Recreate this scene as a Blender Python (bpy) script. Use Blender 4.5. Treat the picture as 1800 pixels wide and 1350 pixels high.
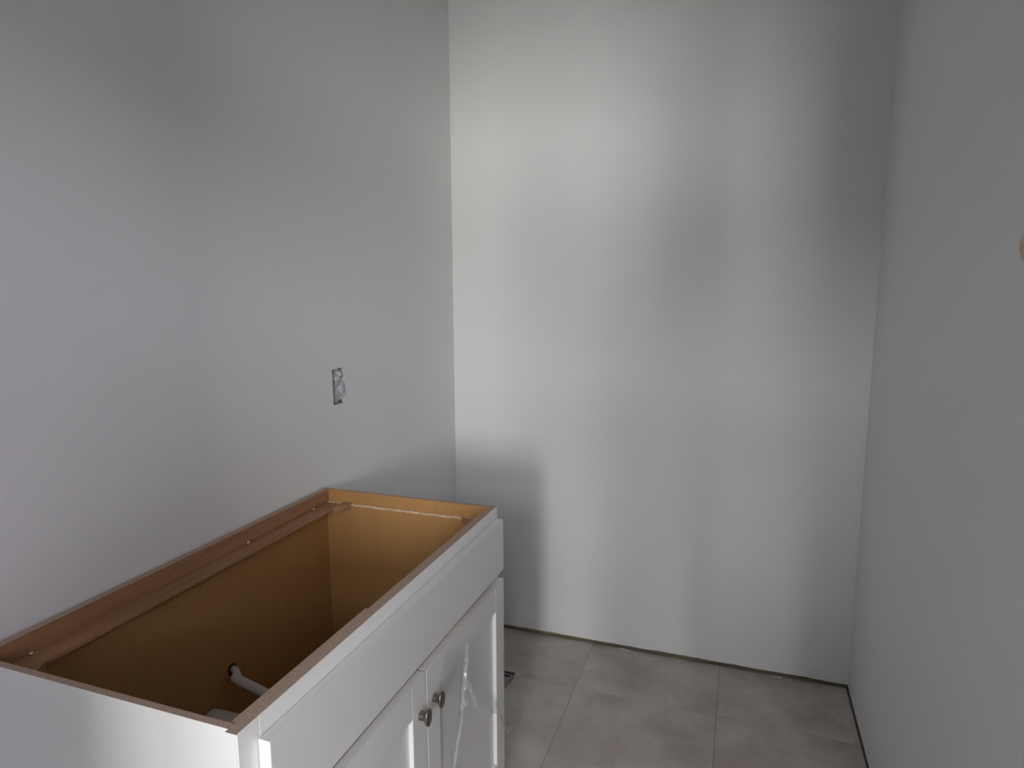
import bpy, bmesh, math, random
from mathutils import Vector, Matrix, noise

random.seed(7)
S = bpy.context.scene
for o in list(bpy.data.objects):
    bpy.data.objects.remove(o, do_unlink=True)
C = S.collection
PI = math.pi

# ------------------------------------------------------------------ camera
YAW, PITCH, ROLL, FPX = -0.339198, 0.143023, -0.003648, 1144.36
cam_d = bpy.data.cameras.new('camera')
cam = bpy.data.objects.new('camera', cam_d)
C.objects.link(cam)
fwd = Vector((math.sin(YAW)*math.cos(PITCH), math.cos(YAW)*math.cos(PITCH), -math.sin(PITCH)))
rgt = Vector((math.cos(YAW), -math.sin(YAW), 0))
upv = rgt.cross(fwd)
R_ = math.cos(ROLL)*rgt + math.sin(ROLL)*upv
U_ = -math.sin(ROLL)*rgt + math.cos(ROLL)*upv
M = Matrix.Identity(4)
for i in range(3):
    M[i][0], M[i][1], M[i][2] = R_[i], U_[i], -fwd[i]
M.translation = Vector((1.11775, -2.44941, 1.43001))
cam.matrix_world = M
cam_d.sensor_width = 36.0
cam_d.lens = FPX/1800*36.0
cam_d.clip_start = 0.02
S.camera = cam

# ------------------------------------------------------------------ world, daylight, exposure
w = bpy.data.worlds.new('world'); S.world = w
w.use_nodes = True
bg = w.node_tree.nodes['Background']
bg.inputs[0].default_value = (0.62, 0.72, 0.85, 1)
bg.inputs[1].default_value = 0.4
S.view_settings.view_transform = 'Standard'
S.view_settings.look = 'None'
S.view_settings.gamma = 1.0
S.view_settings.exposure = 0.06
S.view_settings.use_curve_mapping = False

# the daylight of the next room's windows (a sash window straight behind, a wide one round the corner, an unseen one added for fill)
W1X0, W1X1, W1Y = 1.35, 1.75, -6.5
W1Z = ((0.93, 1.38), (1.46, 2.02))
W2X, W2Y0, W2Y1, W2Z0, W2Z1 = 3.4, -6.3, -5.2, 2.35, 3.2
W4X0, W4X1 = 1.85, 2.45           # second window of the end wall, beside the narrow one
W5X0, W5X1, W5Z0, W5Z1 = .30, 3.30, 2.45, 3.2   # clerestory strip above them
W3X, W3Y0, W3Y1, W3Z0, W3Z1 = -.8, -4.7, -3.3, 0.9, 2.4  # unseen window, added so its bounced light fills the bathroom
def window_light(name, loc, rot, sx, sy, power, col):
    l = bpy.data.lights.new(name, 'AREA'); l.shape = 'RECTANGLE'
    l.size, l.size_y, l.energy, l.color = sx, sy, power, col
    o = bpy.data.objects.new(name, l); C.objects.link(o)
    o.location = loc; o.rotation_euler = rot
    return o
window_light('daylight_lower_sash', ((W1X0+W1X1)/2, W1Y+.02, sum(W1Z[0])/2), (PI/2, 0, 0), W1X1-W1X0, W1Z[0][1]-W1Z[0][0], 30, (1.0, .975, .93))
window_light('daylight_upper_sash', ((W1X0+W1X1)/2, W1Y+.02, sum(W1Z[1])/2), (PI/2, 0, 0), W1X1-W1X0, W1Z[1][1]-W1Z[1][0], 44, (.94, .975, 1.0))
window_light('daylight_side_window', (W2X-.02, (W2Y0+W2Y1)/2, (W2Z0+W2Z1)/2), (0, PI/2, 0), W2Z1-W2Z0, W2Y1-W2Y0, 80, (.87, .81, 1.0))
window_light('daylight_wide_window', ((W4X0+W4X1)/2, W1Y+.02, (W1Z[0][0]+W1Z[1][1])/2), (PI/2, 0, 0), W4X1-W4X0, W1Z[1][1]-W1Z[0][0], 108, (1.0, .99, .955))
window_light('daylight_clerestory', ((W5X0+W5X1)/2, W1Y+.02, (W5Z0+W5Z1)/2), (PI/2, 0, 0), W5X1-W5X0, W5Z1-W5Z0, 135, (.95, .945, 1.0))
window_light('fill_far_window', (W3X+.02, (W3Y0+W3Y1)/2, (W3Z0+W3Z1)/2), (0, -PI/2, 0), W3Z1-W3Z0, W3Y1-W3Y0, 134, (.94, .93, 1.0))  # added fill lamp, works only by bounce off the next room

# ------------------------------------------------------------------ materials
def mat(name, base, rough=.5, metal=0., spec=.5):
    m = bpy.data.materials.new(name); m.use_nodes = True
    b = m.node_tree.nodes['Principled BSDF']
    b.inputs['Base Color'].default_value = (*base, 1)
    b.inputs['Roughness'].default_value = rough
    b.inputs['Metallic'].default_value = metal
    b.inputs['Specular IOR Level'].default_value = spec
    return m, m.node_tree, b
def nd(nt, t, **kw):
    n = nt.nodes.new(t)
    for k, v in kw.items():
        if hasattr(n, k): setattr(n, k, v)
        else: n.inputs[k.replace('_', ' ')].default_value = v
    return n
def coords(nt, scale=(1, 1, 1), kind='Object'):
    tc = nt.nodes.new('ShaderNodeTexCoord')
    mp = nt.nodes.new('ShaderNodeMapping'); mp.inputs['Scale'].default_value = scale
    nt.links.new(tc.outputs[kind], mp.inputs[0]); return mp.outputs[0]
def world_pos(nt, scale=(1, 1, 1)):
    g = nt.nodes.new('ShaderNodeNewGeometry')
    mp = nt.nodes.new('ShaderNodeMapping'); mp.inputs['Scale'].default_value = scale
    nt.links.new(g.outputs['Position'], mp.inputs[0]); return mp.outputs[0]
def noise_tex(nt, vec, scale, detail=4, rough=.5):
    n = nt.nodes.new('ShaderNodeTexNoise')
    n.inputs['Scale'].default_value = scale; n.inputs['Detail'].default_value = detail
    n.inputs['Roughness'].default_value = rough
    nt.links.new(vec, n.inputs['Vector']); return n.outputs['Fac']
def ramp(nt, fac, stops):
    r = nt.nodes.new('ShaderNodeValToRGB'); e = r.color_ramp.elements
    while len(e) < len(stops): e.new(.5)
    for el, (p, c) in zip(e, stops): el.position = p; el.color = (*c, 1)
    nt.links.new(fac, r.inputs[0]); return r.outputs[0]
def bump(nt, b, h, strength, dist=.001):
    n = nt.nodes.new('ShaderNodeBump'); n.inputs['Strength'].default_value = strength
    n.inputs['Distance'].default_value = dist
    nt.links.new(h, n.inputs['Height']); nt.links.new(n.outputs[0], b.inputs['Normal'])
def mul(nt, a, b_, fac=1.0, mode='MULTIPLY'):
    n = nt.nodes.new('ShaderNodeMix'); n.data_type = 'RGBA'; n.blend_type = mode
    if isinstance(fac, float): n.inputs[0].default_value = fac
    else: nt.links.new(fac, n.inputs[0])
    nt.links.new(a, n.inputs[6])
    if isinstance(b_, tuple): n.inputs[7].default_value = (*b_, 1)
    else: nt.links.new(b_, n.inputs[7])
    return n.outputs[2]

def wall_paint(name, base, dirt=False):
    m, nt, b = mat(name, base, .62, spec=.35)
    v = world_pos(nt)
    big = ramp(nt, noise_tex(nt, v, 1.6, 3), [(.3, tuple(c*.985 for c in base)), (.7, tuple(min(1, c*1.01) for c in base))])
    out = big
    if dirt:   # scuffs of grey dust along the foot of the wall
        sp = nt.nodes.new('ShaderNodeSeparateXYZ'); nt.links.new(v, sp.inputs[0])
        mz = nd(nt, 'ShaderNodeMapRange'); nt.links.new(sp.outputs['Z'], mz.inputs['Value'])
        mz.inputs['From Min'].default_value = .012; mz.inputs['From Max'].default_value = .085
        mz.inputs['To Min'].default_value = 1; mz.inputs['To Max'].default_value = 0
        sx = ramp(nt, noise_tex(nt, v, 4.0, 2), [(.42, (0, 0, 0)), (.6, (1, 1, 1))])
        sp2 = ramp(nt, noise_tex(nt, v, 190, 3, .7), [(.50, (0, 0, 0)), (.62, (1, 1, 1))])
        f1 = nd(nt, 'ShaderNodeMath', operation='MULTIPLY'); nt.links.new(mz.outputs[0], f1.inputs[0]); nt.links.new(sx, f1.inputs[1])
        f2 = nd(nt, 'ShaderNodeMath', operation='MULTIPLY'); nt.links.new(f1.outputs[0], f2.inputs[0]); nt.links.new(sp2, f2.inputs[1])
        f3 = nd(nt, 'ShaderNodeMath', operation='MULTIPLY'); nt.links.new(f2.outputs[0], f3.inputs[0]); f3.inputs[1].default_value = .55
        out = mul(nt, big, (.30, .29, .30), f3.outputs[0], 'MIX')
    nt.links.new(out, b.inputs['Base Color'])
    bump(nt, b, noise_tex(nt, v, 420, 2), .10, .0006)
    return m
M_wall = wall_paint('wall_paint', (.84, .838, .828))
M_wall_b = wall_paint('wall_paint_scuffed', (.84, .838, .828), True)
M_hall = wall_paint('next_room_paint', (.34, .345, .36))
M_ceil = wall_paint('ceiling_paint', (.86, .86, .85))

def tile_mat():
    m, nt, b = mat('stone_tile', (.3, .28, .26), .42, spec=.4)
    v = world_pos(nt)
    oi = nt.nodes.new('ShaderNodeObjectInfo')
    add = nt.nodes.new('ShaderNodeVectorMath'); add.operation = 'ADD'
    cmb = nt.nodes.new('ShaderNodeCombineXYZ')
    sc = nd(nt, 'ShaderNodeMath', operation='MULTIPLY'); sc.inputs[1].default_value = 9.0
    nt.links.new(oi.outputs['Random'], sc.inputs[0]); nt.links.new(sc.outputs[0], cmb.inputs[2])
    nt.links.new(v, add.inputs[0]); nt.links.new(cmb.outputs[0], add.inputs[1])
    vv = add.outputs[0]
    a = ramp(nt, noise_tex(nt, vv, 5.5, 6, .62), [(.34, (.40, .37, .34)), (.5, (.515, .485, .45)), (.66, (.60, .575, .535))])
    pk = ramp(nt, noise_tex(nt, vv, 3.2, 3), [(.5, (0, 0, 0)), (.68, (1, 1, 1))])
    f = nd(nt, 'ShaderNodeMath', operation='MULTIPLY'); nt.links.new(pk, f.inputs[0]); f.inputs[1].default_value = .7
    c = mul(nt, a, (.51, .415, .39), f.outputs[0], 'MIX')
    fl = ramp(nt, noise_tex(nt, vv, 34, 5, .7), [(.28, (.62, .60, .58)), (.40, (1, 1, 1))])
    c = mul(nt, c, fl, .55)
    nt.links.new(c, b.inputs['Base Color'])
    bump(nt, b, noise_tex(nt, vv, 60, 5), .15, .0006)
    return m
M_tile = tile_mat()
M_sub = mat('subfloor', (.22, .20, .185), .9)[0]

def lacquer():
    m, nt, b = mat('white_lacquer', (.82, .815, .80), .33, spec=.45)
    v = coords(nt)
    nt.links.new(ramp(nt, noise_tex(nt, v, 3, 2), [(.3, (.81, .805, .785)), (.7, (.83, .825, .81))]), b.inputs['Base Color'])
    bump(nt, b, noise_tex(nt, v, 120, 2), .03, .0004)
    return m
M_white = lacquer()
M_side = mat('white_side_laminate_dimmed', (.74, .74, .73), .45, spec=.35)[0]  # side white darkened to offset the strong light on the near end
M_frame = mat('white_frame_paint', (.90, .895, .89), .4, spec=.4)[0]
def veneer(name, c0, c1, c2, axis=2, rough=.42):
    m, nt, b = mat(name, c1, rough, spec=.4)
    s = [38, 38, 38]; s[axis] = 1.6
    v = world_pos(nt, tuple(s))
    g = ramp(nt, noise_tex(nt, v, 2.2, 6, .62), [(.3, c0), (.5, c1), (.72, c2)])
    nt.links.new(g, b.inputs['Base Color'])
    bump(nt, b, noise_tex(nt, v, 4, 3), .03, .0003)
    return m
M_ven = veneer('maple_print_veneer', (.415, .222, .080), (.44, .238, .088), (.465, .255, .097))
M_rail = veneer('stained_rail_wood', (.27, .135, .07), (.36, .19, .10), (.43, .245, .135), 1)
def chip(name, c0, c1, c2, sc=260):
    m, nt, b = mat(name, c1, .8, spec=.2)
    v = world_pos(nt)
    nt.links.new(ramp(nt, noise_tex(nt, v, sc, 4, .75), [(.32, c0), (.5, c1), (.68, c2)]), b.inputs['Base Color'])
    bump(nt, b, noise_tex(nt, v, sc, 3), .5, .001)
    return m
M_chip = chip('raw_particleboard', (.38, .265, .20), (.475, .345, .268), (.55, .41, .325))
M_chip_l = chip('chipped_board_edge', (.42, .28, .17), (.62, .46, .31), (.80, .66, .50), 160)
M_nickel, nt, b = mat('brushed_nickel', (.27, .24, .212), .30, 1.0)
bump(nt, b, noise_tex(nt, coords(nt, (1, 1, 30)), 60, 2), .05, .0003)
M_screw = mat('zinc_screw', (.62, .60, .58), .28, 1.0)[0]
def pvc():
    m, nt, b = mat('white_pvc', (.74, .71, .70), .38)
    nt.links.new(ramp(nt, noise_tex(nt, coords(nt), 14, 3), [(.3, (.70, .67, .66)), (.7, (.76, .73, .72))]), b.inputs['Base Color'])
    return m
M_pvc = pvc()
M_dark = mat('hole_shade', (.03, .022, .018), .9)[0]  # near-black for the shade inside the pipe's hole
def lumber():
    m, nt, b = mat('sill_lumber', (.2, .16, .1), .85, spec=.2)
    v = world_pos(nt, (3, 30, 30))
    nt.links.new(ramp(nt, noise_tex(nt, v, 3, 5), [(.3, (.10, .085, .06)), (.55, (.20, .165, .105)), (.75, (.28, .23, .15))]), b.inputs['Base Color'])
    return m
M_lumber = lumber()
M_gyp = chip('raw_gypsum', (.50, .49, .47), (.62, .61, .59), (.72, .71, .69), 90)
M_kraft = chip('torn_kraft_paper', (.60, .49, .43), (.66, .55, .49), (.72, .62, .56), 60)
def film(name='clear_film', haze=.16):
    m = bpy.data.materials.new(name); m.use_nodes = True
    nt = m.node_tree; nt.nodes.clear()
    out = nt.nodes.new('ShaderNodeOutputMaterial')
    tr = nt.nodes.new('ShaderNodeBsdfTransparent'); tr.inputs[0].default_value = (.985, .985, .985, 1)
    gl = nt.nodes.new('ShaderNodeBsdfGlossy'); gl.inputs[0].default_value = (1, 1, 1, 1); gl.inputs['Roughness'].default_value = .16
    df = nt.nodes.new('ShaderNodeBsdfDiffuse'); df.inputs[0].default_value = (.82, .82, .82, 1)
    lw = nt.nodes.new('ShaderNodeLayerWeight'); lw.inputs['Blend'].default_value = .5
    pw = nd(nt, 'ShaderNodeMath', operation='POWER'); nt.links.new(lw.outputs['Facing'], pw.inputs[0]); pw.inputs[1].default_value = 3.0
    fr = nd(nt, 'ShaderNodeMath', operation='MULTIPLY_ADD'); nt.links.new(pw.outputs[0], fr.inputs[0]); fr.inputs[1].default_value = .35; fr.inputs[2].default_value = .05
    m1 = nt.nodes.new('ShaderNodeMixShader'); m2 = nt.nodes.new('ShaderNodeMixShader')
    bp = nt.nodes.new('ShaderNodeBump'); bp.inputs['Strength'].default_value = .5; bp.inputs['Distance'].default_value = .002
    nt.links.new(noise_tex(nt, world_pos(nt, (1, 1, .4)), 70, 3), bp.inputs['Height'])
    nt.links.new(bp.outputs[0], gl.inputs['Normal']); nt.links.new(bp.outputs[0], lw.inputs['Normal'])
    m1.inputs[0].default_value = haze
    nt.links.new(tr.outputs[0], m1.inputs[1]); nt.links.new(df.outputs[0], m1.inputs[2])
    nt.links.new(fr.outputs[0], m2.inputs[0]); nt.links.new(m1.outputs[0], m2.inputs[1]); nt.links.new(gl.outputs[0], m2.inputs[2])
    nt.links.new(m2.outputs[0], out.inputs[0])
    return m
M_film = film()
M_film2 = film('bunched_film', .30)
def paper(name, c, r=.7):
    m, nt, b = mat(name, c, r)
    nt.links.new(ramp(nt, noise_tex(nt, world_pos(nt), 55, 3), [(.3, tuple(x*.88 for x in c)), (.7, tuple(min(1, x*1.05) for x in c))]), b.inputs['Base Color'])
    return m
M_stuff = paper('grey_plastic_wrap', (.50, .495, .53), .38)
M_box = paper('box_plastic', (.16, .16, .19), .5)
M_card = paper('packing_card', (.33, .30, .28), .6)
M_maroon = paper('maroon_ink', (.055, .022, .026), .6)
M_trim = mat('white_trim', (.8, .8, .79), .4)[0]
M_hallfloor = veneer('hall_floor_boards', (.20, .19, .18), (.27, .26, .25), (.33, .32, .31), 1, .5)
def pane_mat():
    m = bpy.data.materials.new('window_glass'); m.use_nodes = True
    nt = m.node_tree; nt.nodes.clear()
    out = nt.nodes.new('ShaderNodeOutputMaterial'); mx = nt.nodes.new('ShaderNodeMixShader')
    tr = nt.nodes.new('ShaderNodeBsdfTransparent'); gl = nt.nodes.new('ShaderNodeBsdfGlossy'); gl.inputs['Roughness'].default_value = .02
    mx.inputs[0].default_value = .06
    nt.links.new(tr.outputs[0], mx.inputs[1]); nt.links.new(gl.outputs[0], mx.inputs[2]); nt.links.new(mx.outputs[0], out.inputs[0])
    return m
M_glass = pane_mat()

# ------------------------------------------------------------------ mesh helpers
def link(name, bm, m, parent=None, smooth=False, recalc=True):
    if recalc: bmesh.ops.recalc_face_normals(bm, faces=bm.faces[:])
    me = bpy.data.meshes.new(name); bm.to_mesh(me); bm.free()
    for x in (m if isinstance(m, (list, tuple)) else [m]): me.materials.append(x)
    if smooth:
        for p in me.polygons: p.use_smooth = True
    o = bpy.data.objects.new(name, me); C.objects.link(o)
    if parent: o.parent = parent
    return o
def box(bm, x0, x1, y0, y1, z0, z1, mi=0):
    v = [bm.verts.new((x, y, z)) for x in (x0, x1) for y in (y0, y1) for z in (z0, z1)]
    fs = []
    for q in ((0, 1, 3, 2), (4, 6, 7, 5), (0, 4, 5, 1), (2, 3, 7, 6), (0, 2, 6, 4), (1, 5, 7, 3)):
        f = bm.faces.new([v[i] for i in q]); f.material_index = mi; fs.append(f)
    return v, fs
def boxobj(name, x0, x1, y0, y1, z0, z1, m, parent=None, bev=0., seg=2):
    bm = bmesh.new(); box(bm, x0, x1, y0, y1, z0, z1)
    if bev: bmesh.ops.bevel(bm, geom=bm.edges[:], offset=bev, segments=seg, affect='EDGES', profile=.7)
    return link(name, bm, m, parent)
def tube(bm, pts, radii, n=16, cap=True, mi=0, twist=0.):
    rings = []; pts = [Vector(p) for p in pts]
    ref = Vector((0.13, .27, .95)).normalized()
    for i, p in enumerate(pts):
        t = (pts[min(i+1, len(pts)-1)]-pts[max(i-1, 0)]).normalized()
        a = t.cross(ref)
        if a.length < 1e-3: a = t.cross(Vector((1, 0, 0)))
        a.normalize(); b_ = t.cross(a)
        r = radii[i] if isinstance(radii, (list, tuple)) else radii
        rings.append([bm.verts.new(p+r*(math.cos(2*PI*k/n+twist*i)*a+math.sin(2*PI*k/n+twist*i)*b_)) for k in range(n)])
    for r0, r1 in zip(rings, rings[1:]):
        for k in range(n):
            f = bm.faces.new((r0[k], r0[(k+1) % n], r1[(k+1) % n], r1[k])); f.material_index = mi; f.smooth = True
    if cap:
        bm.faces.new(rings[0][::-1]).material_index = mi; bm.faces.new(rings[-1]).material_index = mi
    return rings
def empty(name, loc=(0, 0, 0)):
    o = bpy.data.objects.new(name, None); C.objects.link(o); o.location = loc
    o.empty_display_size = .1
    return o
def tag(o, label, cat, group=None):
    o['label'] = label; o['category'] = cat
    if group: o['group'] = group
    return o
def struct(o, label=None, cat=None):
    o['kind'] = 'structure'
    if label: o['label'] = label
    if cat: o['category'] = cat
    return o
def rebase(root, loc):
    """move a thing's origin to loc while the parts (built in world space) stay put"""
    root.location = loc
    for ch in root.children: ch.location = -Vector(loc)

# ------------------------------------------------------------------ the room
RW, CH = 1.53532, 2.74
FY0, FY1 = -2.86, -2.74           # partition with the doorway
DX0, DX1, DZ = .65, 1.40, 2.03    # doorway

bm = bmesh.new(); box(bm, -.02, RW+.02, FY0, .1, -.04, -.0065)
floor = struct(link('floor', bm, M_sub), 'bathroom floor of grey stone-look tiles', 'floor')
tile_bm_cache = {}
xs = [0.002, .112, .602, 1.093, RW-.004]
ys = [.004, -.315, -.805, -1.295, -1.785, -2.275, -2.74]
for i in range(len(xs)-1):
    for j in range(len(ys)-1):
        sx, sy = xs[i+1]-xs[i]-.0008, ys[j]-ys[j+1]-.0008
        key = (round(sx, 4), round(sy, 4))
        if key not in tile_bm_cache:
            bm = bmesh.new(); box(bm, -sx/2, sx/2, -sy/2, sy/2, -.0065, 0)
            bmesh.ops.bevel(bm, geom=[e for e in bm.edges if all(v.co.z > -.001 for v in e.verts)], offset=.0005, segments=1, affect='EDGES')
            o = link('tile', bm, M_tile, floor); tile_bm_cache[key] = o.data
        else:
            o = bpy.data.objects.new('tile', tile_bm_cache[key]); C.objects.link(o); o.parent = floor
        o.location = ((xs[i]+xs[i+1])/2, (ys[j]+ys[j+1])/2, random.uniform(-.0004, .0))

# far wall: drywall stops short of the floor, the sill plate shows in the gap
bm = bmesh.new()
N = 90
vs = []
for k in range(N+1):
    x = -.0125+(RW+.025)*k/N
    zb = .0165+.0024*noise.noise((x*9, 1.3, 0))+.0018*noise.noise((x*37, 4.1, 0))
    vs.append([bm.verts.new((x, y, z)) for y in (0, .0125) for z in (zb, CH)])
for a, b_ in zip(vs, vs[1:]):
    for q in ((0, 1), (1, 3), (3, 2), (2, 0)):
        bm.faces.new((a[q[0]], b_[q[0]], b_[q[1]], a[q[1]]))
wall_back = struct(link('wall_back', bm, M_wall_b), 'white painted far wall with an unfinished gap at its foot', 'wall')
sp = boxobj('sill_plate', -.01, RW+.01, .0062, .0122, -.0064, .0130, M_lumber, wall_back)
boxobj('wall_framing', -.15, RW+.15, .0126, .11, -.04, CH, M_lumber, wall_back)

# left wall with a rough cut-out for an outlet box
bm = bmesh.new()
hy0, hy1, hz0, hz1 = -.852, -.790, 1.098, 1.203
hole = []
def edge_pts(a, b_, n):
    return [(a[0]+(b_[0]-a[0])*k/n, a[1]+(b_[1]-a[1])*k/n) for k in range(n)]
loop = edge_pts((hy0, hz0), (hy1, hz0), 8)+edge_pts((hy1, hz0), (hy1, hz1), 12)+edge_pts((hy1, hz1), (hy0, hz1), 8)+edge_pts((hy0, hz1), (hy0, hz0), 12)
loop = [(y+.0022*noise.noise((y*120, z*120, 0)), z+.0024*noise.noise((y*120, z*120, 5))) for y, z in loop]
outer = [(FY0, 0.0), (.0, 0.0), (.0, CH), (FY0, CH)]
ov = [bm.verts.new((0, y, z)) for y, z in outer]; iv = [bm.verts.new((0, y, z)) for y, z in loop]
es = [bm.edges.new((ov[i], ov[(i+1) % 4])) for i in range(4)]+[bm.edges.new((iv[i], iv[(i+1) % len(iv)])) for i in range(len(iv))]
bmesh.ops.triangle_fill(bm, use_beauty=True, use_dissolve=False, edges=es)
for f in [f for f in bm.faces if abs(f.calc_center_median().y-(hy0+hy1)/2) < .02 and hz0+.01 < f.calc_center_median().z < hz1-.01 and all(v in iv for v in f.verts)]:
    bm.faces.remove(f)
front = bm.faces[:]
ring = []
for v in iv: ring.append(bm.verts.new((-.0125, v.co.y, v.co.z)))
for i in range(len(iv)):
    f = bm.faces.new((iv[i], iv[(i+1) % len(iv)], ring[(i+1) % len(iv)], ring[i])); f.material_index = 1
for f in front:
    n_ = f.normal
    f.normal_update()
    if f.normal.x < 0: f.normal_flip()
wall_left = struct(link('wall_left', bm, [M_wall, M_gyp], recalc=False), 'white painted side wall behind the vanity', 'wall')
bm = bmesh.new()       # framing behind the drywall, open where the box sits
for a in ((FY0, hy0-.006, -.04, CH), (hy1+.006, .1, -.04, CH), (hy0-.006, hy1+.006, -.04, hz0-.006), (hy0-.006, hy1+.006, hz1+.006, CH)):
    box(bm, -.1, -.0128, *a)
link('wall_framing', bm, M_lumber, wall_left)

# right wall
bm = bmesh.new(); box(bm, RW, RW+.0125, FY0, .0, .010, CH)
wall_right = struct(link('wall_right', bm, M_wall), 'white painted side wall opposite the vanity', 'wall')
boxobj('wall_framing', RW+.0126, RW+.11, FY0, .1, -.04, CH, M_lumber, wall_right)
bm = bmesh.new()       # a torn scuff in the paper face, cut by the frame's right edge
pts = []
for k in range(22):
    a = 2*PI*k/22
    r = 1+.22*noise.noise((math.cos(a)*2, math.sin(a)*2, 3))
    pts.append((-1.189+.024*r*math.cos(a), 1.497+.021*r*math.sin(a)))
vt = [bm.verts.new((RW-.0008, y, z)) for y, z in pts]; vb = [bm.verts.new((RW+.001, -1.189+(y+1.189)*1.1, 1.497+(z-1.497)*1.1)) for y, z in pts]
bm.faces.new(vt)
for k in range(22): bm.faces.new((vt[k], vt[(k+1) % 22], vb[(k+1) % 22], vb[k]))
o = link('torn_paper_patch', bm, M_kraft, wall_right); o['label'] = 'small pinkish brown torn patch'

# near partition with the doorway the light comes through
bm = bmesh.new()
box(bm, -.1, DX0, FY0, FY1, 0, CH); box(bm, DX1, RW+.1, FY0, FY1, 0, CH); box(bm, DX0, DX1, FY0, FY1, DZ, CH)
struct(link('wall_front', bm, M_wall), 'white partition wall with the doorway behind the camera', 'wall')
t1 = struct(empty('trim_1'), 'white door jamb lining of the doorway', 'door frame')
boxobj('jamb', DX0, DX0+.018, FY0-.004, FY1+.004, 0, DZ, M_trim, t1)
boxobj('jamb', DX1-.018, DX1, FY0-.004, FY1+.004, 0, DZ, M_trim, t1)
boxobj('head_jamb', DX0, DX1, FY0-.004, FY1+.004, DZ-.018, DZ, M_trim, t1)
bm = bmesh.new(); box(bm, -.1, RW+.1, FY0, .1, CH, CH+.1)
struct(link('ceiling', bm, M_ceil), 'white bathroom ceiling', 'ceiling')

# the next room, with its windows
HX0, HX1, HY = -.8, 3.4, -6.5
HC = 3.4
bm = bmesh.new(); box(bm, HX0-.1, HX1+.1, HY-.1, FY0, -.05, -.001)
struct(link('floor_hall', bm, M_hallfloor), 'grey plank floor of the next room', 'floor')
bm = bmesh.new(); box(bm, HX0-.1, HX1+.1, HY-.1, FY0, HC, HC+.1)
struct(link('ceiling_hall', bm, M_hall), 'grey ceiling of the next room', 'ceiling')
bm = bmesh.new()
box(bm, HX0-.12, HX0, HY-.1, W3Y0-.03, 0, HC); box(bm, HX0-.12, HX0, W3Y1+.03, FY0, 0, HC)
box(bm, HX0-.12, HX0, W3Y0-.03, W3Y1+.03, 0, W3Z0-.03); box(bm, HX0-.12, HX0, W3Y0-.03, W3Y1+.03, W3Z1+.03, HC)
struct(link('wall_hall_left', bm, M_hall), 'grey wall of the next room', 'wall')
bm = bmesh.new(); box(bm, HX0, -.1, FY0, FY1, 0, HC); box(bm, RW+.1, HX1+.1, FY0, FY1, 0, HC); box(bm, -.1, RW+.1, FY0, FY1, CH+.1, HC)
struct(link('wall_hall_front', bm, M_hall), 'grey wall of the next room beside the bathroom', 'wall')
wz0, wz1 = W1Z[0][0]-.03, W1Z[1][1]+.03
bm = bmesh.new()
for x0, x1, z0, z1 in ((HX0, HX1, 0, wz0), (HX0, W1X0-.03, wz0, wz1), (W1X1+.03, W4X0-.03, wz0, wz1), (W4X1+.03, HX1, wz0, wz1),
                       (HX0, HX1, wz1, W5Z0-.03), (HX0, W5X0-.03, W5Z0-.03, W5Z1+.03), (W5X1+.03, HX1, W5Z0-.03, W5Z1+.03), (HX0, HX1, W5Z1+.03, HC)):
    box(bm, x0, x1, HY-.12, HY, z0, z1)
struct(link('wall_hall_end', bm, M_hall), 'grey end wall of the next room with a narrow window', 'wall')
bm = bmesh.new()
box(bm, HX1, HX1+.12, HY, W2Y0-.03, 0, HC); box(bm, HX1, HX1+.12, W2Y1+.03, FY0, 0, HC)
box(bm, HX1, HX1+.12, W2Y0-.03, W2Y1+.03, 0, W2Z0-.03); box(bm, HX1, HX1+.12, W2Y0-.03, W2Y1+.03, W2Z1+.03, HC)
struct(link('wall_hall_right', bm, M_hall), 'grey wall of the next room with a wide window', 'wall')
w1 = struct(empty('window_1'), 'narrow white sash window of the next room', 'window')
bm = bmesh.new()
box(bm, W1X0-.03, W1X0, HY-.10, HY-.02, wz0, wz1); box(bm, W1X1, W1X1+.03, HY-.10, HY-.02, wz0, wz1)
box(bm, W1X0, W1X1, HY-.10, HY-.02, wz0, wz0+.03); box(bm, W1X0, W1X1, HY-.10, HY-.02, wz1-.03, wz1)
box(bm, W1X0, W1X1, HY-.10, HY-.02, W1Z[0][1], W1Z[1][0])
link('window_frame', bm, M_trim, w1)
for z0, z1 in W1Z: boxobj('pane', W1X0, W1X1, HY-.066, HY-.060, z0, z1, M_glass, w1)
w4 = struct(empty('window_4'), 'wide white window beside the narrow one', 'window')
bm = bmesh.new()
box(bm, W4X0-.03, W4X0, HY-.10, HY-.02, wz0, wz1); box(bm, W4X1, W4X1+.03, HY-.10, HY-.02, wz0, wz1)
box(bm, W4X0, W4X1, HY-.10, HY-.02, wz0, wz0+.03); box(bm, W4X0, W4X1, HY-.10, HY-.02, wz1-.03, wz1)
link('window_frame', bm, M_trim, w4)
boxobj('pane', W4X0, W4X1, HY-.066, HY-.060, wz0+.03, wz1-.03, M_glass, w4)
w5 = struct(empty('window_5'), 'long clerestory window high on the end wall of the next room', 'window')
bm = bmesh.new()
box(bm, W5X0-.03, W5X0, HY-.10, HY-.02, W5Z0-.03, W5Z1+.03); box(bm, W5X1, W5X1+.03, HY-.10, HY-.02, W5Z0-.03, W5Z1+.03)
box(bm, W5X0, W5X1, HY-.10, HY-.02, W5Z0-.03, W5Z0); box(bm, W5X0, W5X1, HY-.10, HY-.02, W5Z1, W5Z1+.03)
link('window_frame', bm, M_trim, w5)
boxobj('pane', W5X0, W5X1, HY-.066, HY-.060, W5Z0, W5Z1, M_glass, w5)
w2 = struct(empty('window_2'), 'wide white window of the next room', 'window')
bm = bmesh.new()
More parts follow.
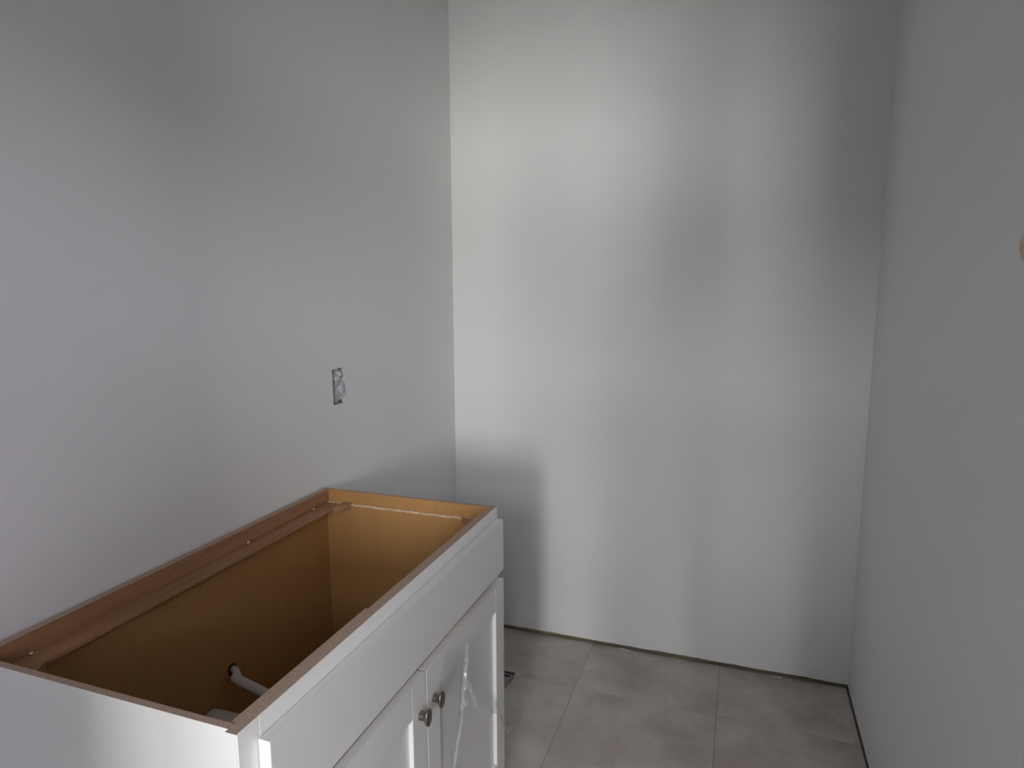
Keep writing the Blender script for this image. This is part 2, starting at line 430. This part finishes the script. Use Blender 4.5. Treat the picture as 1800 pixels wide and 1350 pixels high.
box(bm, HX1+.02, HX1+.1, W2Y0-.03, W2Y0, W2Z0-.03, W2Z1+.03); box(bm, HX1+.02, HX1+.1, W2Y1, W2Y1+.03, W2Z0-.03, W2Z1+.03)
box(bm, HX1+.02, HX1+.1, W2Y0, W2Y1, W2Z0-.03, W2Z0); box(bm, HX1+.02, HX1+.1, W2Y0, W2Y1, W2Z1, W2Z1+.03)
link('window_frame', bm, M_trim, w2)
boxobj('pane', HX1+.060, HX1+.066, W2Y0, W2Y1, W2Z0, W2Z1, M_glass, w2)

w3 = struct(empty('fill_window_3'), 'unseen white window added to the next room for bounced fill light', 'window')
bm = bmesh.new()
box(bm, HX0-.1, HX0-.02, W3Y0-.03, W3Y0, W3Z0-.03, W3Z1+.03); box(bm, HX0-.1, HX0-.02, W3Y1, W3Y1+.03, W3Z0-.03, W3Z1+.03)
box(bm, HX0-.1, HX0-.02, W3Y0, W3Y1, W3Z0-.03, W3Z0); box(bm, HX0-.1, HX0-.02, W3Y0, W3Y1, W3Z1, W3Z1+.03)
link('window_frame', bm, M_trim, w3)
boxobj('pane', HX0-.066, HX0-.060, W3Y0, W3Y1, W3Z0, W3Z1, M_glass, w3)

# ------------------------------------------------------------------ the vanity cabinet
VH, VD, VY0, VY1 = .8697, .533, -1.8522, -.9109     # top, face-frame front, near and far ends of the face frame
EN0, EN1 = -1.8462, -.9169                          # outer faces of the end panels
van = empty('vanity_cabinet')
tag(van, 'white shaker vanity base without a countertop, its brown interior open to view', 'vanity')

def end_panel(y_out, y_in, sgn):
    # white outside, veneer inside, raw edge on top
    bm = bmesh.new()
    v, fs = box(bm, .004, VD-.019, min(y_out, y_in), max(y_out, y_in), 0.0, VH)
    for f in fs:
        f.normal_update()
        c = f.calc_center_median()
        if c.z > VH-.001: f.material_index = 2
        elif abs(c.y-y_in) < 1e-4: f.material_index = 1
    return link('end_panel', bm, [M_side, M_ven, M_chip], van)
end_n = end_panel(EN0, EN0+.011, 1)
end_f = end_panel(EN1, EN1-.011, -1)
LZ = VH-.0345
def liner(y0, y1, parent):
    # inner board: its sawn top edge is chipped and shows pale chips
    bm = bmesh.new(); n = 130
    x0, x1 = .02, VD-.022
    rows = []
    for k in range(n+1):
        x = x0+(x1-x0)*k/n
        rag = .0018*noise.noise((x*55, y0*3, .2))+.0013*noise.noise((x*170, y0*3, 1.7))
        inn, outy = (y0, y1)
        z = LZ+rag
        cut = .0012*noise.noise((x*90, 7, y0))
        rows.append([bm.verts.new((x, inn, .12)), bm.verts.new((x, inn, z-.0042+cut)), bm.verts.new((x, inn+(outy-inn)*.35, z)), bm.verts.new((x, outy, z)), bm.verts.new((x, outy, .12))])
    for a, b_ in zip(rows, rows[1:]):
        for q in range(4):
            f = bm.faces.new((a[q], b_[q], b_[q+1], a[q+1])); f.material_index = 1 if q in (1, 2) else 0
    bm.faces.new(rows[0]); bm.faces.new(rows[-1][::-1])
    return link('liner_board', bm, [M_ven, M_chip_l], parent)
liner(EN1-.0185, EN1-.0112, end_f)
liner(EN0+.0185, EN0+.0112, end_n)

# back: thin panel, top rail, flat stretcher with three screws
bp = boxobj('back_panel', .016, .022, EN0+.0112, EN1-.0112, .10, LZ-.0065, M_ven, van)
rail = empty('back_rail'); rail.parent = van
bm = bmesh.new(); v, fs = box(bm, .004, .0235, EN0+.011, EN1-.011, LZ-.006, VH-.0004)
for f in fs:
    if f.calc_center_median().z > VH-.001: f.material_index = 1
bmesh.ops.bevel(bm, geom=[e for e in bm.edges if all(v.co.z > VH-.001 for v in e.verts)], offset=.0012, segments=2, affect='EDGES')
bpy.data.objects.remove(rail)
rail = link('back_rail', bm, [M_rail, M_chip], van)
bm = bmesh.new(); box(bm, .0235, .074, EN0+.019, EN1-.019, LZ-.007, LZ-.001)
bmesh.ops.bevel(bm, geom=bm.edges[:], offset=.0016, segments=2, affect='EDGES')
st = link('stretcher', bm, M_rail, van)
for y in (-1.766, -1.258, -1.004):
    bm = bmesh.new()
    tube(bm, [(.0275, y, LZ-.001), (.0275, y, LZ+.0008), (.0275, y, LZ+.0022), (.0275, y, LZ+.0034), (.0275, y, LZ+.0038)], [.0042, .0042, .0036, .0020, .0006], 14)
    tube(bm, [(.0275, y, LZ+.0036), (.0275, y, LZ+.0041)], [.0012, .0010], 6)
    link('screw', bm, M_screw, st)
def brace(pts, z0, z1):
    bm = bmesh.new()
    a = [bm.verts.new((x, y, z1)) for x, y in pts]; b_ = [bm.verts.new((x, y, z0)) for x, y in pts]
    bm.faces.new(a); bm.faces.new(b_[::-1])
    for i in range(len(pts)): bm.faces.new((a[i], b_[i], b_[(i+1) % len(pts)], a[(i+1) % len(pts)]))
    bmesh.ops.recalc_face_normals(bm, faces=bm.faces[:])
    bmesh.ops.bevel(bm, geom=bm.edges[:], offset=.001, segments=1, affect='EDGES')
    return link('corner_brace', bm, M_rail, van)
yf, yn = EN1-.0187, EN0+.0187
brace([(.076, yf), (.104, yf), (.100, yf-.006), (.076, yf-.052)], LZ-.014, LZ+.003)
brace([(.076, yn), (.104, yn), (.100, yn+.006), (.076, yn+.052)], LZ-.014, LZ+.003)
brace([(.505, yf), (.440, yf), (.444, yf-.007), (.505, yf-.062)], LZ-.014, LZ+.001)
brace([(.505, yn), (.440, yn), (.444, yn+.007), (.505, yn+.062)], LZ-.014, LZ+.001)

# bottom and toe kick
boxobj('cabinet_floor', .022, VD-.021, EN0+.0112, EN1-.0112, .10, .116, M_ven, van)
boxobj('toe_kick', VD-.09, VD-.075, EN0+.011, EN1-.011, 0, .099, M_white, van)

# face frame: white faces, raw tops
ff = empty('face_frame'); ff.parent = van
def frame_piece(name, y0, y1, z0, z1, xb=VD-.019, top=True):
    bm = bmesh.new(); v, fs = box(bm, xb, VD, y0, y1, z0, z1)
    for f in fs:
        c = f.calc_center_median()
        if top and c.z > VH-.001: f.material_index = 1
        elif abs(c.x-xb) < 1e-4: f.material_index = 2
        elif min(abs(c.y-VY0), abs(c.y-VY1)) < 1e-4: f.material_index = 3  # outer stile ends take the same darkened side white
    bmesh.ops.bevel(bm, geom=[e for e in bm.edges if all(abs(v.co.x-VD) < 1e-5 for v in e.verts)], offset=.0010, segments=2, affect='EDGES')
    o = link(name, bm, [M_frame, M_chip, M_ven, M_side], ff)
    return o
frame_piece('stile', VY0, VY0+.040, 0, VH)
frame_piece('stile', VY1-.040, VY1, 0, VH)
frame_piece('top_rail', VY0+.0401, VY1-.0401, VH-.055, VH)
frame_piece('bottom_rail', VY0+.0401, VY1-.0401, .099, .135)
# raw blocking strip behind the top rail on the near half
bm = bmesh.new(); box(bm, VD-.0275, VD-.0192, VY0+.020, -1.505, VH-.045, VH-.0008)
link('blocking_strip', bm, M_chip, ff)
bm = bmesh.new(); box(bm, VD-.0235, VD-.0192, -1.504, EN1-.019, VH-.045, VH-.0016)
link('blocking_strip', bm, M_chip, ff)

# false drawer front
FX0, FX1 = VD+.0012, VD+.0205
def slab(name, y0, y1, z0, z1, x0, x1, parent, bev=.0016):
    bm = bmesh.new(); box(bm, x0, x1, y0, y1, z0, z1)
    bmesh.ops.bevel(bm, geom=bm.edges[:], offset=bev, segments=2, affect='EDGES', profile=.7)
    return link(name, bm, M_white, parent)
slab('drawer_front', -1.8168, -.9225, .7035, .8400, FX0, FX1, van)

def door(y0, y1, z0, z1, knob_y, knob_z):
    d = empty('door'); d.parent = van
    sw = .0575
    slab('stile', y0, y0+sw, z0, z1, FX0, FX1, d, .0012)
    slab('stile', y1-sw, y1, z0, z1, FX0, FX1, d, .0012)
    slab('rail', y0+sw+.0004, y1-sw-.0004, z1-.066, z1, FX0, FX1-.0002, d, .0010)
    slab('rail', y0+sw+.0004, y1-sw-.0004, z0, z0+.066, FX0, FX1-.0002, d, .0010)
    boxobj('door_panel', FX0+.002, FX1-.0095, y0+sw-.006, y1-sw+.006, z0+.06, z1-.06, M_white, d)
    # mushroom knob with a tall oval head
    bm = bmesh.new()
    prof = [(0, .0086, .0086), (.0010, .0088, .0088), (.0085, .0080, .0084), (.0110, .0084, .0094), (.0135, .0100, .0124), (.0158, .0120, .0162),
            (.0172, .0127, .0180), (.0186, .0129, .0185), (.0200, .0122, .0178), (.0209, .0100, .0152), (.0213, .0050, .0085)]
    rings = []
    for h, ry, rz in prof:
        rings.append([bm.verts.new((FX1+h, knob_y+ry*math.cos(2*PI*k/28), knob_z+rz*math.sin(2*PI*k/28))) for k in range(28)])
    for a, b_ in zip(rings, rings[1:]):
        for k in range(28): bm.faces.new((a[k], a[(k+1) % 28], b_[(k+1) % 28], b_[k])).smooth = True
    bm.faces.new(rings[0][::-1]); bm.faces.new(rings[-1])
    k = link('knob', bm, M_nickel, d); k['label'] = 'brushed nickel knob'
    return d
DT, DB = .6780, .112
door(-1.8150, -1.3735, DB, DT, -1.4005, .6010)
door(-1.3700, -.9225, DB, DT, -1.3400, .6010)
for ch in van.children:
    pass
van.location = (0, 0, 0)

# ------------------------------------------------------------------ pipes inside the cabinet
bm = bmesh.new()
tube(bm, [(.0225, -1.330, .551), (.034, -1.332, .550), (.044, -1.337, .545), (.0475, -1.3405, .541)], [.0085, .0085, .0085, .0088], 18)
tube(bm, [(.036, -1.345, .5425), (.0375, -1.345, .5422), (.045, -1.345, .5405), (.062, -1.345, .5366), (.100, -1.345, .528), (.16, -1.345, .5145), (.30, -1.345, .483)], [.0060, .0095, .0112, .0108, .0108, .0108, .0108], 22)
sup = link('water_supply_pipe', bm, M_pvc, None)
tag(sup, 'thin white plastic pipe sticking out of the cabinet back', 'pipe')
bm = bmesh.new()
tube(bm, [(.0222, -1.330, .551), (.0232, -1.330, .551)], [.0135, .0135], 20)
o = link('hole_shade_disc', bm, M_dark, sup)  # dark disc on the uncut panel, painted shade of a hole
bm = bmesh.new()
tube(bm, [(.0225, -1.412, .462), (.024, -1.412, .462), (.029, -1.412, .462), (.038, -1.412, .462), (.24, -1.412, .462)], [.026, .032, .036, .0375, .0375], 30)
dr = link('drain_pipe', bm, M_pvc)
tag(dr, 'wide white plastic drain pipe in the near corner of the cabinet', 'pipe')

# ------------------------------------------------------------------ protective film left on the far door
def film_obj():
    bm = bmesh.new()
    X0 = FX1+.0008
    def surf(y, z, amp): 
        return X0+.0015+amp*(.5+.5*noise.noise((y*34, z*13, 2.2)))+amp*.5*(.5+.5*noise.noise((y*90, z*40, 5.2)))
    nu, nv = 22, 60
    grid = []
    for j in range(nv+1):
        z = .672-.53*j/nv
        yl = -1.309+.004*noise.noise((z*9, 0, 1))
        # torn right-hand edge: starts wide, runs down towards the near stile
        tt = j/nv
        yr = -1.183-.165*min(1, max(0, (tt-.06)/.70))**.9+.005*noise.noise((z*28, 3, 1))
        yr = max(yr, yl+.012)
        if tt < .07: yr = -1.300+(yr+1.300)*(tt/.07)
        row = []
        for i in range(nu+1):
            u = i/nu; y = yl+(yr-yl)*u
            amp = .006*(math.sin(PI*min(1, u*1.05))**.7)+.007*u**4
            row.append(bm.verts.new((surf(y, z, amp), y, z+.004*noise.noise((y*25, z*12, 9)))))
        grid.append(row)
    for a, b_ in zip(grid, grid[1:]):
        for i in range(nu): bm.faces.new((a[i], a[i+1], b_[i+1], b_[i])).smooth = True
    # bunched strands along the torn edges
    def strand(pts, r, seed):
        out = []; rad = []
        for s in range(len(pts)-1):
            for k in range(8):
                t = k/8; p = Vector(pts[s]).lerp(Vector(pts[s+1]), t)
                q = len(out)
                p += Vector((.003*noise.noise((q*.5, seed, 0)), .004*noise.noise((q*.45, seed, 4)), .003*noise.noise((q*.4, seed, 8))))
                out.append(p); rad.append(r*(.55+.6*abs(noise.noise((q*.6, seed, 2)))))
        out.append(Vector(pts[-1])); rad.append(r*.15)
        for k in range(len(out)): out[k].x = max(out[k].x, X0+rad[k])
        # a crinkled ribbon, folded several times across its width
        rows = []
        for q, p in enumerate(out):
            t_ = (out[min(q+1, len(out)-1)]-out[max(q-1, 0)]).normalized()
            sd = t_.cross(Vector((1, 0, 0)))
            sd = sd.normalized() if sd.length > 1e-4 else Vector((0, 1, 0))
            wd = rad[q]*5.0
            row = []
            for c in range(8):
                u = c/7-.5
                pt = p+sd*wd*u
                pt.x = X0+.0012+.0105*(.5+.5*noise.noise((q*.55+seed*7, c*1.1, 2)))*(1-abs(u)*.9)+.003*abs(noise.noise((q*1.7, c*2.3, seed)))
                row.append(bm.verts.new(pt))
            rows.append(row)
        for a, b_ in zip(rows, rows[1:]):
            for c in range(7):
                f = bm.faces.new((a[c], a[c+1], b_[c+1], b_[c])); f.material_index = 1
    strand([(.560, -1.185, .640), (.566, -1.182, .600), (.569, -1.190, .560), (.567, -1.165, .515), (.563, -1.130, .450), (.561, -1.085, .405), (.560, -1.035, .370)], .0050, 1)
    strand([(.566, -1.190, .590), (.563, -1.205, .545), (.560, -1.212, .505), (.562, -1.216, .470), (.560, -1.250, .410), (.559, -1.285, .345), (.559, -1.300, .27)], .0040, 2)
    strand([(.566, -1.188, .565), (.568, -1.205, .520), (.566, -1.200, .495), (.565, -1.182, .492)], .0032, 3)
    # loose flap reaching past the far edge of the door
    g = []
    for i in range(15):
        t = i/14
        yc, zc = -1.045+.165*t, .375-.150*t+.022*math.sin(t*6)
        wd = .030*(1-t)**.6+.006
        g.append([bm.verts.new((X0+.002+.007*(.5+.5*noise.noise((t*9, k*1.3, 6))), yc+.010*noise.noise((t*5, k, 1)), zc+wd*(k/5-.5))) for k in range(6)])
    for a, b_ in zip(g, g[1:]):
        for k in range(5):
            f = bm.faces.new((a[k], b_[k], b_[k+1], a[k+1])); f.smooth = True; f.material_index = 1
    # bulge of film puffed out round the far edge higher up
    g = []
    for i in range(9):
        t = i/8; z = .475-.075*t
        g.append([bm.verts.new((X0+.001-.010*max(0, k/6-.45)*math.sin(PI*t), -.935+.034*(k/6)*math.sin(PI*t)**.6, z)) for k in range(7)])
    for a, b_ in zip(g, g[1:]):
        for k in range(6): bm.faces.new((a[k], b_[k], b_[k+1], a[k+1])).smooth = True
    o = link('protective_film', bm, [M_film, M_film2])
    return o
tag(film_obj(), 'torn clear plastic film hanging in folds on the far vanity door', 'plastic film')

# ------------------------------------------------------------------ outlet cut-out in the side wall
ob = empty('outlet_box')
tag(ob, 'rough outlet box cut into the side wall above the vanity', 'outlet box')
bm = bmesh.new()
y0, y1, z0, z1 = hy0-.003, hy1+.003, hz0-.003, hz1+.003
box(bm, -.062, -.060, y0, y1, z0, z1); box(bm, -.060, -.0130, y0, y0+.002, z0, z1); box(bm, -.060, -.0130, y1-.002, y1, z0, z1)
box(bm, -.060, -.0130, y0+.002, y1-.002, z0, z0+.002); box(bm, -.060, -.0130, y0+.002, y1-.002, z1-.002, z1)
link('box_shell', bm, M_box, ob)
for z, s in ((hz1-.008, -1), (hz0+.008, 1)):
    bm = bmesh.new(); yc = (hy0+hy1)/2
    box(bm, -.016, -.011, yc-.011, yc+.011, z-.006, z+.006)
    bmesh.ops.bevel(bm, geom=bm.edges[:], offset=.0015, segments=2, affect='EDGES')
    link('mounting_ear', bm, M_stuff, ob)
bm = bmesh.new()      # crumpled wrap stuffed into it
nu, nv = 16, 30
grid = []
for j in range(nv+1):
    row = []
    for i in range(nu+1):
        u, v_ = i/nu, j/nv
        y = hy0+.0012+(hy1-hy0-.0024)*u; z = hz0+.0012+(hz1-hz0-.0024)*v_
        e = min(1, 7*min(v_, 1-v_)+.35)
        x = -.026+.024*(u**.7)*e+.013*noise.noise((y*55, z*32, 1))+.007*noise.noise((y*130, z*90, 3))
        if v_ > .9 and u < .35: x -= .014
        row.append(bm.verts.new((min(x, .0015), y, z)))
    grid.append(row)
for a, b_ in zip(grid, grid[1:]):
    for i in range(nu): bm.faces.new((a[i], a[i+1], b_[i+1], b_[i]))
cr = link('crumpled_wrap', bm, M_stuff)
so = cr.modifiers.new('thick', 'SOLIDIFY'); so.thickness = .0008
tag(cr, 'crumpled grey wrap stuffed into the outlet cut-out', 'plastic wrap')

# ------------------------------------------------------------------ bits on the floor
ps = empty('packing_sheet')
tag(ps, 'scrap of printed packing sheet on the floor behind the vanity', 'packaging')
bm = bmesh.new()
cx, cy = .376, -.318     # its visible corner
ux, uy = Vector((-.985, .17, 0)), Vector((-.16, -.985, 0))
n = 10; g = []
for i in range(n+1):
    g.append([])
    for j in range(n+1):
        p = Vector((cx, cy, 0))+ux*.20*i/n+uy*.26*j/n
        p.z = .0016+.010*max(0, (1-(i/n)*2.2))*max(0, (1-(j/n)*2.6))+.0012*(1+noise.noise((i*.7, j*.7, 3)))
        g[-1].append(bm.verts.new(p))
for a, b_ in zip(g, g[1:]):
    for j in range(n): bm.faces.new((a[j], b_[j], b_[j+1], a[j+1]))
sh = link('sheet', bm, M_card, ps); so = sh.modifiers.new('thick', 'SOLIDIFY'); so.thickness = .0006; so.offset = -1
def ink(i0, i1, j0, j1):
    bm = bmesh.new(); q = []
    for i, j in ((i0, j0), (i1, j0), (i1, j1), (i0, j1)):
        p = Vector((cx, cy, 0))+ux*.20*i+uy*.26*j
        p.z = .0016+.010*max(0, (1-i*2.2))*max(0, (1-j*2.6))+.0034
        q.append(p)
    top = [bm.verts.new(p) for p in q]; bot = [bm.verts.new(p-Vector((0, 0, .0006))) for p in q]
    bm.faces.new(top); bm.faces.new(bot[::-1])
    for k in range(4): bm.faces.new((top[k], top[(k+1) % 4], bot[(k+1) % 4], bot[k]))
    o = link('printed_mark', bm, M_maroon, ps); o['label'] = 'dark maroon printed mark'
ink(.00, .30, .01, .055); ink(.05, .24, .085, .125)
for k, (x, ln, z, lab) in enumerate(((.735, .045, .004, 'longest pale drywall crumb along the foot of the far wall'),
                                     (.56, .022, .003, 'small pale drywall crumb at the far wall, nearest the vanity'),
                                     (1.30, .030, .003, 'pale drywall crumb at the far wall, nearest the right corner'))):
    bm = bmesh.new(); box(bm, -ln/2, ln/2, -.0035, .0035, 0, z)
    bmesh.ops.subdivide_edges(bm, edges=bm.edges[:], cuts=2, use_grid_fill=True)
    for v in bm.verts:
        v.co += Vector((.0022, .0014, .0009))*noise.noise((v.co.x*150+k*9, v.co.y*150, v.co.z*150))
        v.co.z = max(v.co.z, 0)
    c = link('drywall_crumb', bm, M_gyp); c.location = (x, -.0048, 0.0001); c.rotation_euler.z = random.uniform(-.12, .12)
    tag(c, lab, 'debris', 'drywall crumbs at the far wall')

# ------------------------------------------------------------------ the photographer in the doorway (behind the camera; the shadow on the far wall is theirs)
PX, PY = 1.17, -2.86
def person():
    root = empty('person', (PX, PY, 0))
    tag(root, 'person standing in the doorway behind the camera, holding up a phone', 'person')
    def skin(name, verts, edges, root_i, m, parent, sub=2):
        me = bpy.data.meshes.new(name)
        me.from_pydata([v[:3] for v in verts], edges, [])
        o = bpy.data.objects.new(name, me); C.objects.link(o); o.parent = parent
        sm = o.modifiers.new('skin', 'SKIN'); sm.use_smooth_shade = True
        if not me.skin_vertices: me.skin_vertices.new()
        for i, v in enumerate(verts):
            r = v[3] if isinstance(v[3], tuple) else (v[3], v[3])
            me.skin_vertices[0].data[i].radius = r
            me.skin_vertices[0].data[i].use_root = (i == root_i)
        s = o.modifiers.new('sub', 'SUBSURF'); s.levels = sub; s.render_levels = sub
        me.materials.append(m)
        return o
    V = []; E_ = []
    def add(p, r, prev=None):
        V.append((*p, r)); i = len(V)-1
        if prev is not None: E_.append((prev, i))
        return i
    pel = add((0, 0, .93), (.150, .105))
    wa = add((0, .0, 1.08), (.128, .092), pel)
    ch = add((0, -.005, 1.26), (.150, .105), wa)
    up = add((0, -.012, 1.39), (.118, .082), ch)
    nk = add((0, .004, 1.465), .056, up)
    h0 = add((0, .022, 1.535), (.068, .078), nk)
    h1 = add((0, .030, 1.60), (.076, .092), h0)
    h2 = add((0, .024, 1.665), (.066, .080), h1)
    for s in (-1, 1):
        hp = add((.088*s, 0, .86), .088, pel)
        kn = add((.100*s, .012, .49), .060, hp)
        ca = add((.102*s, -.012, .34), .055, kn)
        an = add((.104*s, -.008, .09), .038, ca)
        ft = add((.112*s, .055, .042), .040, an)
        add((.122*s, .150, .030), (.040, .026), ft)
        sh = add((.150*s, -.008, 1.375), .060, up)
        el = add((.185*s, .055, 1.140), .044, sh)
        wr = add((.082*s, .195, 1.310), .028, el)
        pa = add((.060*s, .218, 1.365), (.020, .036), wr)
        kn_ = add((.052*s, .226, 1.402), (.016, .034), pa)
        for q, (dy, ln) in enumerate(((-.030, .052), (-.010, .066), (.011, .062), (.030, .050))):
            f0 = add((.050*s, .226+dy, 1.410), .0085, kn_)
            f1 = add((.046*s, .228+dy, 1.410+ln*.5), .0080, f0)
            add((.030*s, .230+dy, 1.410+ln*.85), .0070, f1)
        t0 = add((.040*s, .196, 1.385), .0095, pa)
        t1 = add((.022*s, .190, 1.415), .0088, t0)
        add((.012*s, .196, 1.438), .0075, t1)
    cloth, nt, b = mat('dark_clothing', (.055, .06, .075), .85, spec=.2)
    v = coords(nt)
    sp_ = nt.nodes.new('ShaderNodeSeparateXYZ'); nt.links.new(v, sp_.inputs[0])
    hd = ramp(nt, sp_.outputs['Z'], [(0, (.055, .06, .075)), (1, (.055, .06, .075))])
    # skin shows at head and hands
    mz = nd(nt, 'ShaderNodeMath', operation='GREATER_THAN'); nt.links.new(sp_.outputs['Z'], mz.inputs[0]); mz.inputs[1].default_value = 1.452
    my = nd(nt, 'ShaderNodeMath', operation='GREATER_THAN'); nt.links.new(sp_.outputs['Y'], my.inputs[0]); my.inputs[1].default_value = .178
    mo = nd(nt, 'ShaderNodeMath', operation='MULTIPLY'); nt.links.new(my.outputs[0], mo.inputs[0])
    m9 = nd(nt, 'ShaderNodeMath', operation='GREATER_THAN'); nt.links.new(sp_.outputs['Z'], m9.inputs[0]); m9.inputs[1].default_value = .5
    nt.links.new(m9.outputs[0], mo.inputs[1])
    mm = nd(nt, 'ShaderNodeMath', operation='MAXIMUM'); nt.links.new(mz.outputs[0], mm.inputs[0]); nt.links.new(mo.outputs[0], mm.inputs[1])
    nt.links.new(mul(nt, hd, (.45, .29, .22), mm.outputs[0], 'MIX'), b.inputs['Base Color'])
    skin('body', V, E_, 0, cloth, root)
    hair_m = mat('dark_hair', (.03, .022, .018), .6)[0]
    bm = bmesh.new(); bmesh.ops.create_uvsphere(bm, u_segments=28, v_segments=18, radius=1)
    for v_ in bm.verts:
        c = v_.co
        k = 1+.03*noise.noise(c*4)
        c.x *= .088*k; c.y *= .104*k; c.z *= .098*k
        if c.y > .035 and c.z < .045: c.y = .035+(c.y-.035)*.15
        if c.z < -.05: c.z = -.05+(c.z+.05)*.4
        c += Vector((0, .016, 1.635))
    link('hair', bm, hair_m, root, smooth=True)
    face = mat('face_skin', (.45, .29, .22), .55)[0]; dk = mat('eye_dark', (.03, .02, .02), .3)[0]
    bm = bmesh.new(); tube(bm, [(0, .112, 1.625), (0, .122, 1.605), (0, .134, 1.582), (0, .118, 1.572)], [.006, .009, .013, .009], 10); link('nose', bm, face, root)
    for s in (-1, 1):
        bm = bmesh.new(); bmesh.ops.create_uvsphere(bm, u_segments=12, v_segments=8, radius=.011); bmesh.ops.translate(bm, verts=bm.verts[:], vec=(.031*s, .106, 1.620)); link('eye', bm, dk, root, smooth=True)
        bm = bmesh.new(); bmesh.ops.create_uvsphere(bm, u_segments=12, v_segments=8, radius=1)
        for v_ in bm.verts: v_.co = Vector((.080*s+v_.co.x*.010, .020+v_.co.y*.018, 1.598+v_.co.z*.030))
        link('ear', bm, face, root, smooth=True)
    bm = bmesh.new(); tube(bm, [(-.024, .100, 1.546), (-.010, .110, 1.547), (.010, .110, 1.547), (.024, .100, 1.546)], [.003, .006, .006, .003], 8); link('mouth', bm, mat('lips', (.38, .18, .16), .5)[0], root)
    ph = boxobj('phone', PX-.040, PX+.040, PY+.206, PY+.214, 1.398, 1.550, mat('phone_black', (.02, .02, .022), .25)[0], None, .003)
    tag(ph, 'black phone held up in the doorway behind the camera', 'phone')
person()
